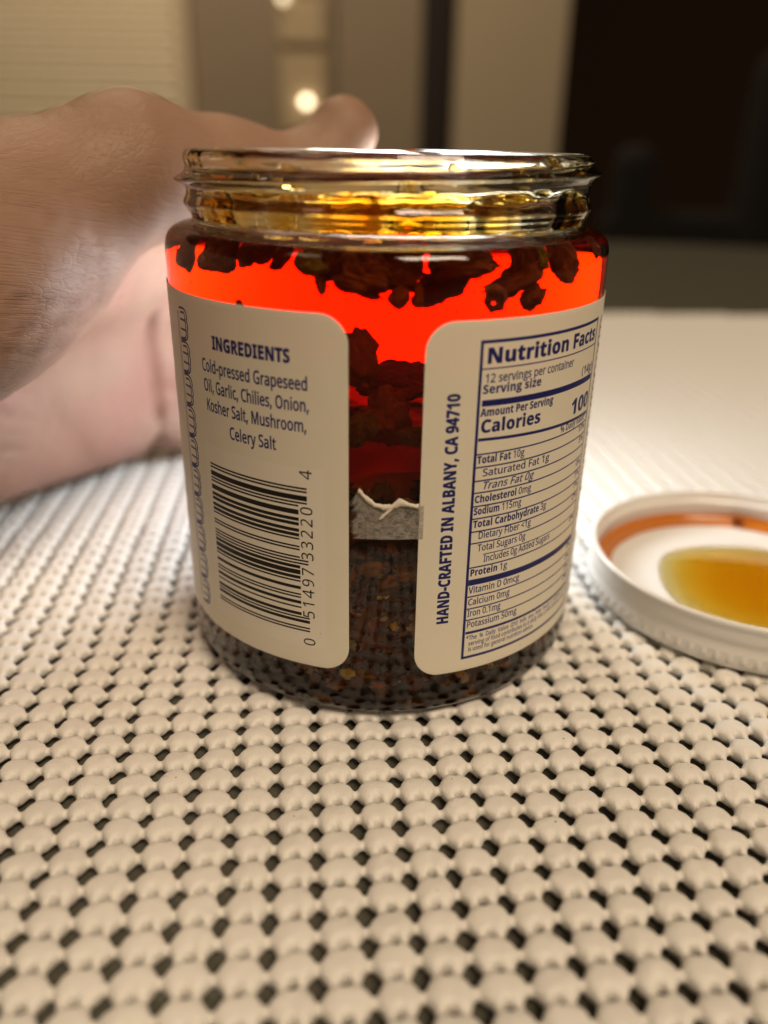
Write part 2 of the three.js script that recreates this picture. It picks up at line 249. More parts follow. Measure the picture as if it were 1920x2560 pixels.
{
  const thread = (th) => { const a = th > Math.PI ? th - 2 * Math.PI : th; return 76.25 + 1.9 * a / Math.PI; };   // theta 0 faces the camera, rises to the right
  const base = spline([[0, 1.5], [14, 1.4], [24, 1.0], [27.5, 0.55], [29.6, 0.05], [31.2, 0.12], [32.8, 1.0], [33.7, 2.6], [34, 5]], 3);
  const upper = [[34, 30], [34, 55], ...spline([[34, 65.4], [33.95, 66.6], [33.55, 67.9], [32.6, 68.9], [31.2, 69.45], [30.2, 69.75], [29.75, 70.1], [29.9, 70.7]], 4)];
  const rings = (th) => {
    const out = [...base, [34, 15], ...upper], t1 = thread(th), a = th > Math.PI ? th - 2 * Math.PI : th, fade = sstep(3.10, 2.75, Math.abs(a));
    for (let k = 0; k <= 44; k++) {
      const y = mix(71.2, 78.6, k / 44), d = (y - t1) / 0.72;
      let r = 30.35 + 0.10 * Math.sin(y * 2.1) + fade * 1.52 * Math.exp(-d * d) + 0.38 * Math.exp(-(((y - 72.3) / 0.7) ** 2)) + 0.035 * noise(Math.sin(th) * 9, y * 0.8, Math.cos(th) * 9);
      out.push([r, y]);
    }
    out.push(...spline([[30.3, 78.9], [30.05, 79.3], [29.6, 79.5], [29.1, 79.48], [28.65, 79.25], [28.4, 78.9]], 3));
    for (let k = 0; k <= 40; k++) { const y = mix(78.7, 70.3, k / 40); out.push([neckIn + 0.05 - film(th, y), y]); }
    out.push(...FLARE);
    for (let k = 1; k <= 12; k++) { const t = k / 12, r = FLARE[FLARE.length - 1][0] * (1 - t); out.push([r, OILTOP + 0.35 * Math.exp(-t * 22)]); }
    return out;
  };
  const glass = phys({ color: 0xffffff, roughness: 0, metalness: 0, transmission: 1, thickness: 0.003, ior: 1.49, attenuationColor: C(0.93, 0.985, 0.955), attenuationDistance: 0.03 });
  mesh('glass_body', revolve(rings, 360), glass, jar);
  // the oil: no surface of its own against the glass (the two bend light alike), only its colour
  const oilRings = (th) => {
    const out = []; for (let k = 0; k <= 14; k++) { const r = wallIn * k / 14; out.push([r * 0.985, bottomIn(r)]); }
    out.push([wallIn, 6.4], [wallIn, 30], [wallIn, 60], [wallIn, 65.2], [wallIn - 0.2, 66.4], [31.2, OILTOP + 0.25]);
    for (let k = 1; k <= 12; k++) out.push([31.2 * (1 - k / 12), OILTOP - 0.03 + 0.3 * Math.exp(-k / 12 * 22)]);
    return out;
  };
  const clear = (c, d) => phys({ color: 0xffffff, roughness: 0, transmission: 1, thickness: 0.01, ior: 1.0, specularIntensity: 0, attenuationColor: c, attenuationDistance: d });
  const oil = tag(mesh('chili_oil', revolve(oilRings, 160), clear(C(0.940, 0.385, 0.03), 0.01)), 'clear red chili oil filling the jar up to its shoulder', 'oil');
  const filmRings = (th) => {
    const out = []; for (let k = 0; k <= 40; k++) { const y = mix(70.32, 78.6, k / 40); out.push([neckIn + 0.062, y]); }
    for (let k = 0; k <= 40; k++) { const y = mix(78.6, 70.32, k / 40); out.push([neckIn + 0.054 - film(th, y), y]); }
    out.push([neckIn + 0.062, 70.32]); return out;
  };
  tag(mesh('oil_film', revolve(filmRings, 300), clear(C(0.98, 0.50, 0.03), 0.0007)), 'amber oil film clinging to the inside of the jar neck', 'oil');
}
// labels: drawn in mm, u along the wall (0 at the middle of the front), v up from the jar's foot
{
  const S = 26, NAVY = '#20246a', PAPER = '#f2ebd8';
  function labelCanvas(u0, u1, v0, v1, draw) {
    const cv = document.createElement('canvas'); cv.width = Math.round((u1 - u0) * S); cv.height = Math.round((v1 - v0) * S);
    const c = cv.getContext('2d'); c.fillStyle = PAPER; c.fillRect(0, 0, cv.width, cv.height);
    const q = rng(5); for (let k = 0; k < 900; k++) { c.fillStyle = `rgba(${q() < 0.5 ? '120,95,60' : '255,250,235'},${0.03 + 0.06 * q()})`; c.fillRect(q() * cv.width, q() * cv.height, 1 + q() * 5, 1 + q() * 3); }
    for (let k = 0; k < 14; k++) { c.fillStyle = 'rgba(90,60,30,0.35)'; c.beginPath(); c.arc(q() * cv.width, q() * cv.height, 1 + q() * 2.2, 0, 7); c.fill(); }
    c.setTransform(S, 0, 0, S, -u0 * S, 0); const V = (v) => v1 - v;
    const text = (s, a, v, b, em, o = {}) => {                             // baseline at v, from u = a to b
      c.save(); c.fillStyle = o.color ?? NAVY; c.font = `${o.style ?? ''} ${o.bold ? 'bold ' : ''}100px sans-serif`; const w = c.measureText(s).width * em / 100;
      c.translate(a, V(v)); c.scale((b - a) / w * em / 100, em / 100); if (o.stroke) { c.lineWidth = o.stroke; c.strokeStyle = o.color ?? NAVY; c.lineJoin = 'round'; c.strokeText(s, 0, 0); } c.fillText(s, 0, 0); c.restore();
    };
    const line = (a, b, va, vb, t) => { c.strokeStyle = NAVY; c.lineWidth = t; c.beginPath(); c.moveTo(a, V(va)); c.lineTo(b, V(vb)); c.stroke(); };
    draw(c, V, text, line, NAVY);
    const t = new THREE.CanvasTexture(cv); t.colorSpace = THREE.SRGBColorSpace; t.magFilter = THREE.LinearFilter; return t;
  }
  const rowOfLoops = (c, V, u, dir, vTop, vBot) => {                        // outlined row of rounded loops down the label's side
    c.strokeStyle = '#23276a'; c.lineWidth = 0.28; c.lineJoin = 'round'; const n = 10, p = (vTop - vBot) / n;
    for (let k = 0; k < n; k++) {
      const y = V(vTop) + k * p;
      for (const o of [0, 0.55]) {
        c.beginPath(); c.moveTo(u - dir * (2.9 - o), y + 0.1 + o);
        c.bezierCurveTo(u - dir * 1.6, y - 0.1 + o * 1.2, u - dir * (0.3 + o), y - 0.2 + o, u - dir * o * 1.2, y + 0.7 + o * 0.4);
        c.bezierCurveTo(u + dir * (0.25 - o * 1.2), y + 1.4, u - dir * (0.3 + o), y + 1.5, u - dir * (0.25 + o), y + 1.65);
        c.bezierCurveTo(u + dir * (0.3 - o * 1.3), y + 1.8, u + dir * (0.2 - o * 1.3), y + 2.9, u - dir * (0.25 + o), y + 3.0);
        c.bezierCurveTo(u + dir * (0.2 - o), y + 3.3, u - dir * (0.1 + o), y + p - 0.5 - o * 0.5, u - dir * (1.2 + o * 0.5), y + p - 0.35 - o * 0.4); c.lineTo(u - dir * 2.9, y + p - 0.2 - o * 0.4); c.stroke();
      }
      c.beginPath(); c.moveTo(u - dir * 2.6, y + 1.6); c.lineTo(u - dir * 0.95, y + 1.62); c.moveTo(u - dir * 2.6, y + 3.0); c.lineTo(u - dir * 0.95, y + 2.98); c.stroke();
    }
    c.lineWidth = 0.12; for (const o of [3.2, 3.7]) { c.beginPath(); c.moveTo(u - dir * o, V(vTop - 0.6)); c.lineTo(u - dir * o, V(vBot + 0.8)); c.stroke(); }
  };
  const UL = [-72, -4.62], VL = [9.05, 61.35], UR = [5.0, 72], VR = [8.1, 60.6];
  const left = labelCanvas(UL[0], UL[1], VL[0], VL[1], (c, V, text, line) => {
    c.fillStyle = 'rgba(255,252,244,0.22)'; c.fillRect(-29.6, V(40.6), 21.6, 28.4);
    text('INGREDIENTS', -25.8, 54.72, -12.35, 2.45, { bold: true, stroke: 5 });
    text('Cold-pressed Grapeseed', -28.7, 51.36, -9.95, 2.40, { stroke: 4 }); text('Oil, Garlic, Chilies, Onion,', -28.6, 48.52, -9.85, 2.40, { stroke: 4 });
    text('Kosher Salt, Mushroom,', -28.2, 45.68, -10.25, 2.40, { stroke: 4 }); text('Celery Salt', -23.2, 42.6, -14.95, 2.40, { stroke: 4 });
    // bar code lying on its side, read upward
    const Lc = ['0001101', '0011001', '0010011', '0111101', '0100011', '0110001', '0101111', '0111011', '0110111', '0001011'], digits = '051497332204';
    let bits = '101'; for (let k = 0; k < 6; k++) bits += Lc[+digits[k]]; bits += '01010'; for (let k = 6; k < 12; k++) bits += [...Lc[+digits[k]]].map((b) => 1 - b).join(''); bits += '101';
    const m = (37.72 - 14.84) / 95; c.fillStyle = '#14120e';
    for (let k = 0; k < 95; k++) if (bits[k] === '1') { const long = k < 10 || k > 84 || (k > 44 && k < 50); c.fillRect(-28.45, V(14.84 + (k + 1) * m), long ? 17.95 : 16.65, m * 1.04); }
    const dig = (d, v) => { c.save(); c.translate(-9.72, V(v)); c.rotate(-Math.PI / 2); c.fillStyle = '#14120e'; c.font = '100px sans-serif'; c.scale(0.0255, 0.0255); c.fillText(d, 0, 0); c.restore(); };
    dig('0', 12.45); dig('4', 39.0); [...'51497'].forEach((d, k) => dig(d, 17.15 + k * 1.74)); [...'33220'].forEach((d, k) => dig(d, 26.65 + k * 1.74));
    rowOfLoops(c, V, -32.35, 1, 59.0, 11.2);
  });
  const right = labelCanvas(UR[0], UR[1], VR[0], VR[1], (c, V, text, line, NAVY) => {
    const b = { bold: true }, x0 = 12.62, x1 = 38.35;
    c.strokeStyle = NAVY; c.lineWidth = 0.42; c.strokeRect(x0 - 0.1, V(57.8), x1 - x0 + 0.3, 57.8 - 10.3);
    text('Nutrition Facts', 13.2, 55.0, 37.7, 2.75, { bold: true, stroke: 4 }); line(x0, x1, 54.3, 54.2, 0.16);
    text('12 servings per container', 13.2, 52.45, 30.2, 1.62, { stroke: 3 }); text('Serving size', 13.0, 51.0, 22.8, 1.62, { bold: true, stroke: 2 }); text('(14g)', 33.3, 50.5, 38.1, 1.75, b);
    line(13.0, 38.1, 49.72, 49.45, 0.85);
    text('Amount Per Serving', 12.9, 47.95, 25.7, 1.5, { bold: true, stroke: 3 }); text('Calories', 13.0, 45.68, 23.3, 2.5, { bold: true, stroke: 3 }); text('100', 31.0, 45.0, 38.0, 3.2, { bold: true, stroke: 3 });
    line(12.8, 38.1, 44.75, 43.9, 0.42); text('% Daily Value*', 28.4, 42.95, 37.8, 1.42, b);
    const rows = [['Total Fat', ' 10g', 41.32, 20.7, 12.85, '13%'], ['', 'Saturated Fat 1g', 39.4, 26.2, 13.8, '5%'], ['i', 'Trans Fat 0g', 37.48, 22.9, 13.85, ''], ['Cholesterol', ' 0mg', 35.55, 22.75, 12.85, '0%'], ['Sodium', ' 115mg', 33.75, 21.0, 12.85, '5%'], ['Total Carbohydrate', ' 3g', 31.8, 26.7, 12.88, '1%'], ['', 'Dietary Fiber <1g', 29.95, 23.4, 13.8, '2%'], ['', 'Total Sugars 0g', 28.0, 22.5, 13.85, ''], ['', 'Includes 0g Added Sugars', 26.1, 28.6, 14.95, '0%'], ['Protein', ' 1g', 24.13, 19.3, 12.88, '']];
    for (const [bo, re, v, e, s, pc] of rows) {
      c.font = 'bold 100px sans-serif'; const wb = c.measureText(bo === 'i' ? '' : bo).width; c.font = '100px sans-serif'; const wr = c.measureText(re).width, k = bo && bo !== 'i' ? s + (e - s) * wb / (wb + wr) : s;
      if (bo && bo !== 'i') text(bo, s, v, k, 1.5, { bold: true, stroke: 3 }); text(re, k, v, e, 1.5, { stroke: 3, style: bo === 'i' ? 'italic' : '' });
      if (pc) text(pc, pc.length > 2 ? 34.8 : 35.6, v + 0.1, 37.8, 1.4, b);
    }
    for (const v of [42.66, 40.79, 38.81, 37.05, 35.04, 33.15, 31.16, 29.35, 25.5]) line(12.7, 38.2, v, v - 0.15, 0.2); line(14.85, 38.2, 27.36, 27.2, 0.14);
    line(12.75, 38.0, 23.08, 22.9, 0.95);
    [['Vitamin D 0mcg', 21.3, 22.0], ['Calcium 0mg', 19.28, 20.3], ['Iron 0.1mg', 17.4, 18.7], ['Potassium 50mg', 15.5, 22.1]].forEach(([s, v, e], k) => { text(s, 12.88, v, e, 1.5, { stroke: 3 }); text(k === 3 ? '2%' : '0%', 35.7, v + 0.1, 37.6, 1.4, b); if (k < 3) line(12.75, 38.0, v - 0.58, v - 0.65, 0.2); });
    line(12.8, 38.0, 14.6, 14.4, 0.42);
    text('*The  %  Daily  Value  (DV)  tells  you  how  much  a  nutrient  in  a', 12.95, 13.3, 37.4, 1.02, { stroke: 2 }); text('serving of food contributes to a daily diet. 2,000 calories a day', 13.4, 12.27, 37.2, 1.02, { stroke: 2 }); text('is used for general nutrition advice.', 13.4, 11.25, 26.6, 1.02, { stroke: 2 });
    c.save(); c.translate(9.86, V(16.85)); c.rotate(-Math.PI / 2); c.fillStyle = c.strokeStyle = NAVY; c.font = 'bold 100px sans-serif'; const w = c.measureText('HAND-CRAFTED IN ALBANY, CA 94710').width; c.scale(34.5 / w, 0.0232); c.lineWidth = 5; c.lineJoin = 'round'; c.strokeText('HAND-CRAFTED IN ALBANY, CA 94710', 0, 0); c.fillText('HAND-CRAFTED IN ALBANY, CA 94710', 0, 0); c.restore();
    rowOfLoops(c, V, 41.0, -1, 57.4, 10.2);
  });
  const ur = grain(128, (x, y) => 0.5 + 0.5 * sp(x, y)); ur.repeat.set(3, 3);
  const sheet = (name, U, Vv, map, label, flip) => {
    const rc = 3.9, nU = 120, nV = 60, pos = [], uv = [], idx = [], R = 34.06, T = 0.09, edge = flip ? U[1] : U[0];
    const low = (u) => { const d = Math.abs(u - edge); return d < rc ? rc - Math.sqrt(rc * rc - (rc - d) ** 2) : 0; };
    const us = []; for (let a = 0; a <= nU; a++) { const t = a / nU, s = flip ? 1 - (1 - t) ** 1.0 : t; us.push(mix(U[0], U[1], flip ? 1 - (1 - s) ** 1 : s)); }
    for (let k = 0; k <= 10; k++) us.push(flip ? U[1] - rc * (k / 10) ** 2 : U[0] + rc * (k / 10) ** 2); us.sort((a, b) => a - b);
    const n = us.length;
    for (const r of [R + T, R]) for (let b = 0; b <= nV; b++) for (let a = 0; a < n; a++) {
      const u = us[a], c = low(u), v = mix(Vv[0] + c, Vv[1] - c, b / nV), th = u / 34.1, rr = r + 0.02 * noise(u * 0.35, v * 0.35, 3);
      pos.push(Math.sin(th) * rr * MM, v * MM, Math.cos(th) * rr * MM); uv.push((u - U[0]) / (U[1] - U[0]), (v - Vv[0]) / (Vv[1] - Vv[0]));
    }
    const N = n * (nV + 1), q = (a, b, o) => o + b * n + a;
    for (let b = 0; b < nV; b++) for (let a = 0; a < n - 1; a++) { idx.push(q(a, b, 0), q(a + 1, b, 0), q(a + 1, b + 1, 0), q(a, b, 0), q(a + 1, b + 1, 0), q(a, b + 1, 0)); idx.push(q(a, b, N), q(a + 1, b + 1, N), q(a + 1, b, N), q(a, b, N), q(a, b + 1, N), q(a + 1, b + 1, N)); }
    const rim = (a, b, c, d) => idx.push(q(a, b, 0), q(a, b, N), q(c, d, N), q(a, b, 0), q(c, d, N), q(c, d, 0));
    for (let a = 0; a < n - 1; a++) { rim(a, 0, a + 1, 0); rim(a + 1, nV, a, nV); } for (let b = 0; b < nV; b++) { rim(n - 1, b, n - 1, b + 1); rim(0, b + 1, 0, b); }
    const g = new THREE.BufferGeometry(); g.setAttribute('position', new THREE.Float32BufferAttribute(pos, 3)); g.setAttribute('uv', new THREE.Float32BufferAttribute(uv, 2)); g.setIndex(idx); g.computeVertexNormals();
    const m = phys({ map, roughness: 0.5, transmission: 0.09, thickness: 0, specularIntensity: 0.6, bumpMap: ur, bumpScale: 0.000006 }); const o = mesh(name, g, m, jar); o.userData.label = label; return o;
  };
  sheet('label', UL, VL, left, 'cream label with INGREDIENTS and a sideways bar code', true);
  sheet('label', UR, VR, right, 'cream label with a Nutrition Facts table', false);
  // what is left of a torn paper seal between the labels
  const fu = 4.7, topV = (u) => { const k = [[-4.6, 36.4], [-3.9, 37.2], [-3.2, 38.3], [-2.2, 37.2], [-1.2, 36.4], [0, 36.0], [1.2, 36.1], [2.2, 36.7], [3.0, 36.5], [3.9, 36.2], [4.9, 36.0]]; for (let i = 0; i < k.length - 1; i++) if (u <= k[i + 1][0]) return mix(k[i][1], k[i + 1][1], (u - k[i][0]) / (k[i + 1][0] - k[i][0])); return 36; };
  const gauze = document.createElement('canvas'); gauze.width = 512; gauze.height = 384;
  { const c = gauze.getContext('2d'), d = c.createImageData(512, 384); for (let y = 0; y < 384; y++) for (let x = 0; x < 512; x++) { const f = fbm(x * 0.025, y * 0.025, 2, 4), g2 = fbm(x * 0.07, y * 0.30, 6, 4), e = sstep(0, 0.14, x / 512 + 0.10 * f + 0.06 * g2), v = clamp(0.44 + 0.30 * f + 0.50 * g2 + 0.16 * (y / 384), 0.04, 0.95) * e, i = (y * 512 + x) * 4; d.data[i] = d.data[i + 1] = d.data[i + 2] = v * 255; d.data[i + 3] = 255; } c.putImageData(d, 0, 0); }
  const gt = new THREE.CanvasTexture(gauze); gt.magFilter = THREE.LinearFilter;
  { const pos = [], uv = [], idx = [], n = 60; for (let b = 0; b <= 20; b++) for (let a = 0; a <= n; a++) { const u = mix(-4.58, 5.6, a / n), v = mix(30.95, topV(u) - 0.05 + 0.12 * noise(u * 3, 1, 2), b / 20), th = u / 34.1, r = (u > 4.6 ? 34.19 : 34.05) * MM; pos.push(Math.sin(th) * r, v * MM, Math.cos(th) * r); uv.push(a / n, b / 20); }
    for (let b = 0; b < 20; b++) for (let a = 0; a < n; a++) { const q = b * (n + 1) + a; idx.push(q, q + 1, q + n + 2, q, q + n + 2, q + n + 1); }
    const g = new THREE.BufferGeometry(); g.setAttribute('position', new THREE.Float32BufferAttribute(pos, 3)); g.setAttribute('uv', new THREE.Float32BufferAttribute(uv, 2)); g.setIndex(idx); g.computeVertexNormals();
    mesh('torn_seal', g, std({ color: C(0.44, 0.41, 0.36), roughness: 0.9, alphaMap: gt, transparent: true, side: THREE.DoubleSide }), jar).userData.label = 'thin grey paper residue of a torn seal'; }
  { // its torn white lip, a rough ridge along the top, and a flap that hangs down
    const parts = [], q = rng(31); const place = (u, v, r) => { const th = u / 34.1; return new THREE.Vector3(Math.sin(th) * r * MM, v * MM, Math.cos(th) * r * MM); };
    const strip = (pts, w0) => { const pos = [], idx = []; pts.forEach(([u, v, w, ang], k) => { const dx = Math.sin(ang) * w / 2, dy = Math.cos(ang) * w / 2; for (const [s, r] of [[-1, 34.12], [-0.4, 34.30], [0.4, 34.34], [1, 34.12]]) place(u + dx * s + 0.05 * (q() - 0.5), v + dy * s + 0.10 * (q() - 0.5), r + 0.05 * q()).toArray(pos, pos.length); if (k) for (let m = 0; m < 3; m++) { const a = (k - 1) * 4 + m, b = k * 4 + m; idx.push(a, b, b + 1, a, b + 1, a + 1); } }); const g = new THREE.BufferGeometry(); g.setAttribute('position', new THREE.Float32BufferAttribute(pos, 3)); g.setIndex(idx); g.computeVertexNormals(); parts.push(g); };
    const lip = []; for (let k = 0; k <= 70; k++) { const u = mix(-3.3, 4.9, k / 70); lip.push([u, topV(u) - 0.18 + 0.06 * noise(u * 2, 3, 1), 0.62 + 0.35 * Math.abs(noise(u * 1.4, 7, 7)) + 0.35 * Math.exp(-((u - 2.2) ** 2) / 0.4), 0]); } strip(lip);
    const flap = []; for (let k = 0; k <= 24; k++) { const t = k / 24; flap.push([mix(1.2, -0.1, t), mix(35.9, 34.2, t ** 0.9), 0.35 + 1.5 * Math.sin(Math.PI * Math.min(1, t * 0.75 + 0.12)), 1.0]); } strip(flap);
    mesh('torn_lip', mergeGeometries(parts), std({ color: C(0.78, 0.72, 0.60), roughness: 0.9, side: THREE.DoubleSide }), jar);
  }
}
// ---------------------------------------------------------------- chili pieces
function lump(seed, s, detail, rough) {
  const g = mergeVertices(new THREE.IcosahedronGeometry(1, detail).deleteAttribute('normal').deleteAttribute('uv')), p = g.attributes.position, o = seed * 13.7;
  for (let k = 0; k < p.count; k++) { const x = p.getX(k), y = p.getY(k), z = p.getZ(k), d = 1 + rough * (0.55 * noise(x * 1.3 + o, y * 1.3, z * 1.3) + 0.3 * noise(x * 3.1 + o, y * 3.1, z * 3.1) + 0.16 * noise(x * 7 + o, y * 7, z * 7)); p.setXYZ(k, x * d * s[0] * MM, y * d * s[1] * MM, z * d * s[2] * MM); }
  g.computeVertexNormals(); return g;
}
const DARK = C(0.27, 0.05, 0.014), RUST = C(0.34, 0.055, 0.010), GARLIC = C(0.46, 0.28, 0.06), OLIVE = C(0.34, 0.20, 0.03);
{
  const mats = new Map(), fm = (c) => { const k = c.getHexString(); if (!mats.has(k)) mats.set(k, phys({ color: c, roughness: 0.9, specularIntensity: 0.3, transmission: c === RUST ? 0.5 : c === OLIVE ? 0.4 : 0.36, thickness: 0 })); return mats.get(k); };
  // pixel in the photograph, distance from the jar's axis, half sizes in mm, turn, colour
  const list = [
    [462, 640, 29.6, [1.9, 2.1, 1.0], 0.25, DARK, 'ragged dark upright chili flake at the far left of the oil surface'], [540, 640, 29.0, [2.6, 1.75, 1.5], 0.1, DARK, 'round dark brown chili lump second from the left under the shoulder'],
    [614, 640, 29.3, [1.15, 1.0, 0.8], 0.2, DARK, 'small dark wedge of chili between the round lump and the rusty crumbs'], [655, 645, 28.4, [1.7, 0.75, 0.7], 0, RUST, 'rusty crumb beside the small dark wedge under the shoulder'],
    [704, 645, 28.2, [1.5, 0.9, 0.7], 0.4, RUST, 'rusty crumb left of the olive piece under the shoulder'], [776, 632, 29.2, [2.0, 1.15, 0.9], -0.1, OLIVE, 'olive yellow blocky piece floating under the shoulder'],
    [806, 690, 28.8, [0.75, 2.6, 0.7], -0.18, DARK, 'dark stick of chili hanging straight down below the olive piece'], [840, 668, 27.4, [1.5, 1.8, 1.0], 0.5, DARK, 'dark scrap right behind the hanging stick'],
    [905, 650, 27.8, [3.6, 2.3, 2.0], -0.1, DARK, 'largest dark chili lump in the middle of the oil surface'], [1000, 655, 27.0, [3.0, 2.2, 1.8], 0.2, DARK, 'broad dark chili lump right of the largest one'],
    [900, 722, 28.2, [2.7, 0.85, 0.8], -0.42, DARK, 'slanting thin dark chili strip below the largest lump'], [1000, 745, 28.0, [1.1, 1.7, 1.0], 0.1, RUST, 'brown pitted piece below the middle of the surface'],
    [1046, 735, 28.6, [0.55, 2.0, 0.55], 0.05, RUST, 'short rusty stem upright below the middle of the surface'], [1090, 720, 25.5, [3.0, 2.4, 1.5], 0.3, DARK, 'dark hanging clump behind the rusty stem'],
    [1160, 645, 28.6, [3.8, 1.25, 1.2], 0.03, DARK, 'long flat dark strip floating right of the middle'], [1290, 700, 27.8, [3.1, 2.2, 1.4], 0.55, DARK, 'dark slanting clump above the curled piece'],
    [1335, 640, 28.6, [2.3, 0.9, 0.9], 0.0, OLIVE, 'olive brown stem piece lying right under the shoulder'], [1330, 745, 28.4, [1.7, 1.9, 1.0], 0.5, DARK, 'dark lower end of the slanting clump at right'],
    [1415, 672, 29.4, [2.2, 2.2, 1.0], -0.3, DARK, 'pointed dark chili flake near the right end'], [1492, 636, 30.2, [1.2, 0.7, 0.6], 0.1, DARK, 'small dark crumb at the far right of the oil'],
    [600, 765, 30.4, [0.55, 0.9, 0.3], 0.5, RUST, 'tiny rusty flake sinking in the clear oil at left'], [890, 905, 24.5, [2.6, 4.0, 2.2], 0.1, DARK, 'large dark piece beside the left label in the gap'],
    [990, 960, 17.0, [4.6, 2.6, 3.0], 0.2, RUST, 'rusty piece in the middle of the gap, deep in the oil'], [960, 1040, 26.0, [3.2, 3.3, 2.2], 0.25, DARK, 'dark three-cornered piece standing on the sediment'],
    [905, 1075, 29.2, [2.4, 2.0, 1.4], 0.2, C(0.16, 0.055, 0.014), 'brown rounded piece at the left label edge on the sediment'], [1045, 1095, 29.0, [2.3, 1.2, 1.2], 0.1, C(0.18, 0.07, 0.02), 'tan brown piece at the right label edge on the sediment'],
  ];
  list.forEach(([px, py, r, s, turn, col, label], k) => {
    const { p, turn: face } = inOil(px, py, r), y = Math.min(p.y, (67.0 - s[1] * 0.72) * MM);
    const m = mesh('chili_piece', lump(k + 1, [s[0] * 1.06, s[1] * (k < 21 ? 0.78 : 1), s[2]], 20, 0.62), fm(col)); m.position.set(p.x, y, p.z); m.rotation.set(0, face, turn, 'YXZ');
    tag(m, label, 'chili piece', 'chili pieces loose in the oil');
  });
  { const { p, turn: th } = inOil(1231, 750, 29.9); const c = new THREE.CatmullRomCurve3([[-1.2, 1.2, 0], [0.3, 1.5, 0.1], [1.35, 0.6, 0], [1.2, -0.7, -0.1], [0.1, -1.1, -0.2], [-0.6, -0.3, -0.1], [-0.2, 0.4, 0]].map(([a, b, d]) => new THREE.Vector3(a * MM, b * MM, d * MM)));
    const g = new THREE.TubeGeometry(c, 60, 0.55 * MM, 10), q = g.attributes.position; for (let k = 0; k < q.count; k++) q.setXYZ(k, q.getX(k) + 0.22 * MM * noise(q.getX(k) * 1500, q.getY(k) * 1500, 1), q.getY(k) + 0.22 * MM * noise(q.getX(k) * 1500, q.getY(k) * 1500, 5), q.getZ(k) * 1.8); g.computeVertexNormals();
    const m = mesh('chili_piece', g, fm(DARK)); m.position.copy(p); m.rotation.y = th; tag(m, 'curled ring of chili skin hanging below the slanting clump', 'chili piece', 'chili pieces loose in the oil'); }
  { const q = rng(63), specks = []; for (let k = 0; k < 70; k++) { const th = (q() * 2 - 1) * 1.5, r = 31 - 16 * q() * q(), y = 46 + 19 * q(), a = (0.06 + 0.16 * q() * q()) * MM; specks.push(new THREE.IcosahedronGeometry(a, 1).scale(1, 0.6 + q() * 1.6, 0.7).rotateZ(q() * 3).translate(Math.sin(th) * r * MM, y * MM, Math.cos(th) * r * MM)); }
    tag(mesh('chili_specks', mergeGeometries(specks), fm(RUST)), 'fine rusty specks hanging in the clear oil', 'specks', null, 'stuff'); }
  { const m = mesh('chili_piece', lump(66, [1.3, 0.7, 1.0], 8, 0.7), fm(DARK)); m.position.set(0.0727 + 0.0085, 0.0031, -0.0082 - 0.0268); tag(m, 'small dark chili flake stuck to the orange ring inside the lid', 'chili piece'); }
  // the sediment: flakes by the thousand round a dense heap
  const q = rng(77), variants = [lump(40, [1.5, 0.9, 0.5], 3, 0.9), lump(41, [1.0, 1.1, 0.6], 3, 0.9), lump(42, [2.1, 0.55, 0.5], 3, 0.8), lump(43, [0.8, 0.7, 0.6], 3, 0.8)], M4 = new THREE.Matrix4(), Q = new THREE.Quaternion(), Eu = new THREE.Euler(), P = new THREE.Vector3(), Sc = new THREE.Vector3();
  const sed = thing('chili_sediment', 'dark brown sediment of chili, garlic and onion flakes filling the lower jar', 'sediment'); sed.userData.kind = 'stuff';
  const heap = (th) => 38.5 + 2.5 * noise(Math.sin(th) * 3, Math.cos(th) * 3, 2);
  variants.forEach((g, v) => {
    const n = 2300, im = new THREE.InstancedMesh(g, phys({ roughness: 0.6, specularIntensity: 0.4 }), n); im.name = 'flake'; im.userData.kind = 'stuff';
    for (let k = 0; k < n; k++) {
      const th = (q() * 2 - 1) * Math.PI, dep = q() ** 1.5 * 9, r = 31.0 - dep - 0.5 * q(), top = heap(th) - dep * 0.25, y = mix(bottomIn(r) + 0.6, top, q()), s = 0.35 + 1.05 * q() ** 2.2;
      P.set(Math.sin(th) * r * MM, y * MM, Math.cos(th) * r * MM); Eu.set((q() - 0.5) * 2.2, th + (q() - 0.5) * 1.2, (q() - 0.5) * 3.1, 'YXZ'); Sc.setScalar(s); im.setMatrixAt(k, M4.compose(P, Q.setFromEuler(Eu), Sc));
      const t = q(), c = t < 0.42 ? C(0.09, 0.026, 0.011) : t < 0.70 ? C(0.20, 0.048, 0.014) : t < 0.84 ? C(0.40, 0.13, 0.022) : t < 0.94 ? C(0.62, 0.27, 0.04) : C(0.66, 0.40, 0.08); c.multiplyScalar(0.25 + 0.55 * q()); im.setColorAt(k, c);
    }
    sed.add(im);
  });
  const core = []; for (let k = 0; k <= 10; k++) core.push([27.5 * k / 10, 4.4 + 0.05 * k]); core.push([28.2, 7], [28.4, 20], [28.2, 33], [27, 36], [22, 37.5], [12, 38.5], [0, 39]);
  const cg = revolve(() => spline(core, 2), 90), cp = cg.attributes.position; for (let k = 0; k < cp.count; k++) { const x = cp.getX(k), y = cp.getY(k), z = cp.getZ(k), d = 1 + 0.05 * fbm(x * 250, y * 250, z * 250, 3), e = 0.0022 * noise(x * 160, 3, z * 160) * sstep(0.02, 0.042, y); cp.setXYZ(k, x * d, y + e, z * d); } cg.computeVertexNormals();
  mesh('dense_heap', cg, std({ color: C(0.16, 0.05, 0.016), roughness: 0.8 }), sed);
}

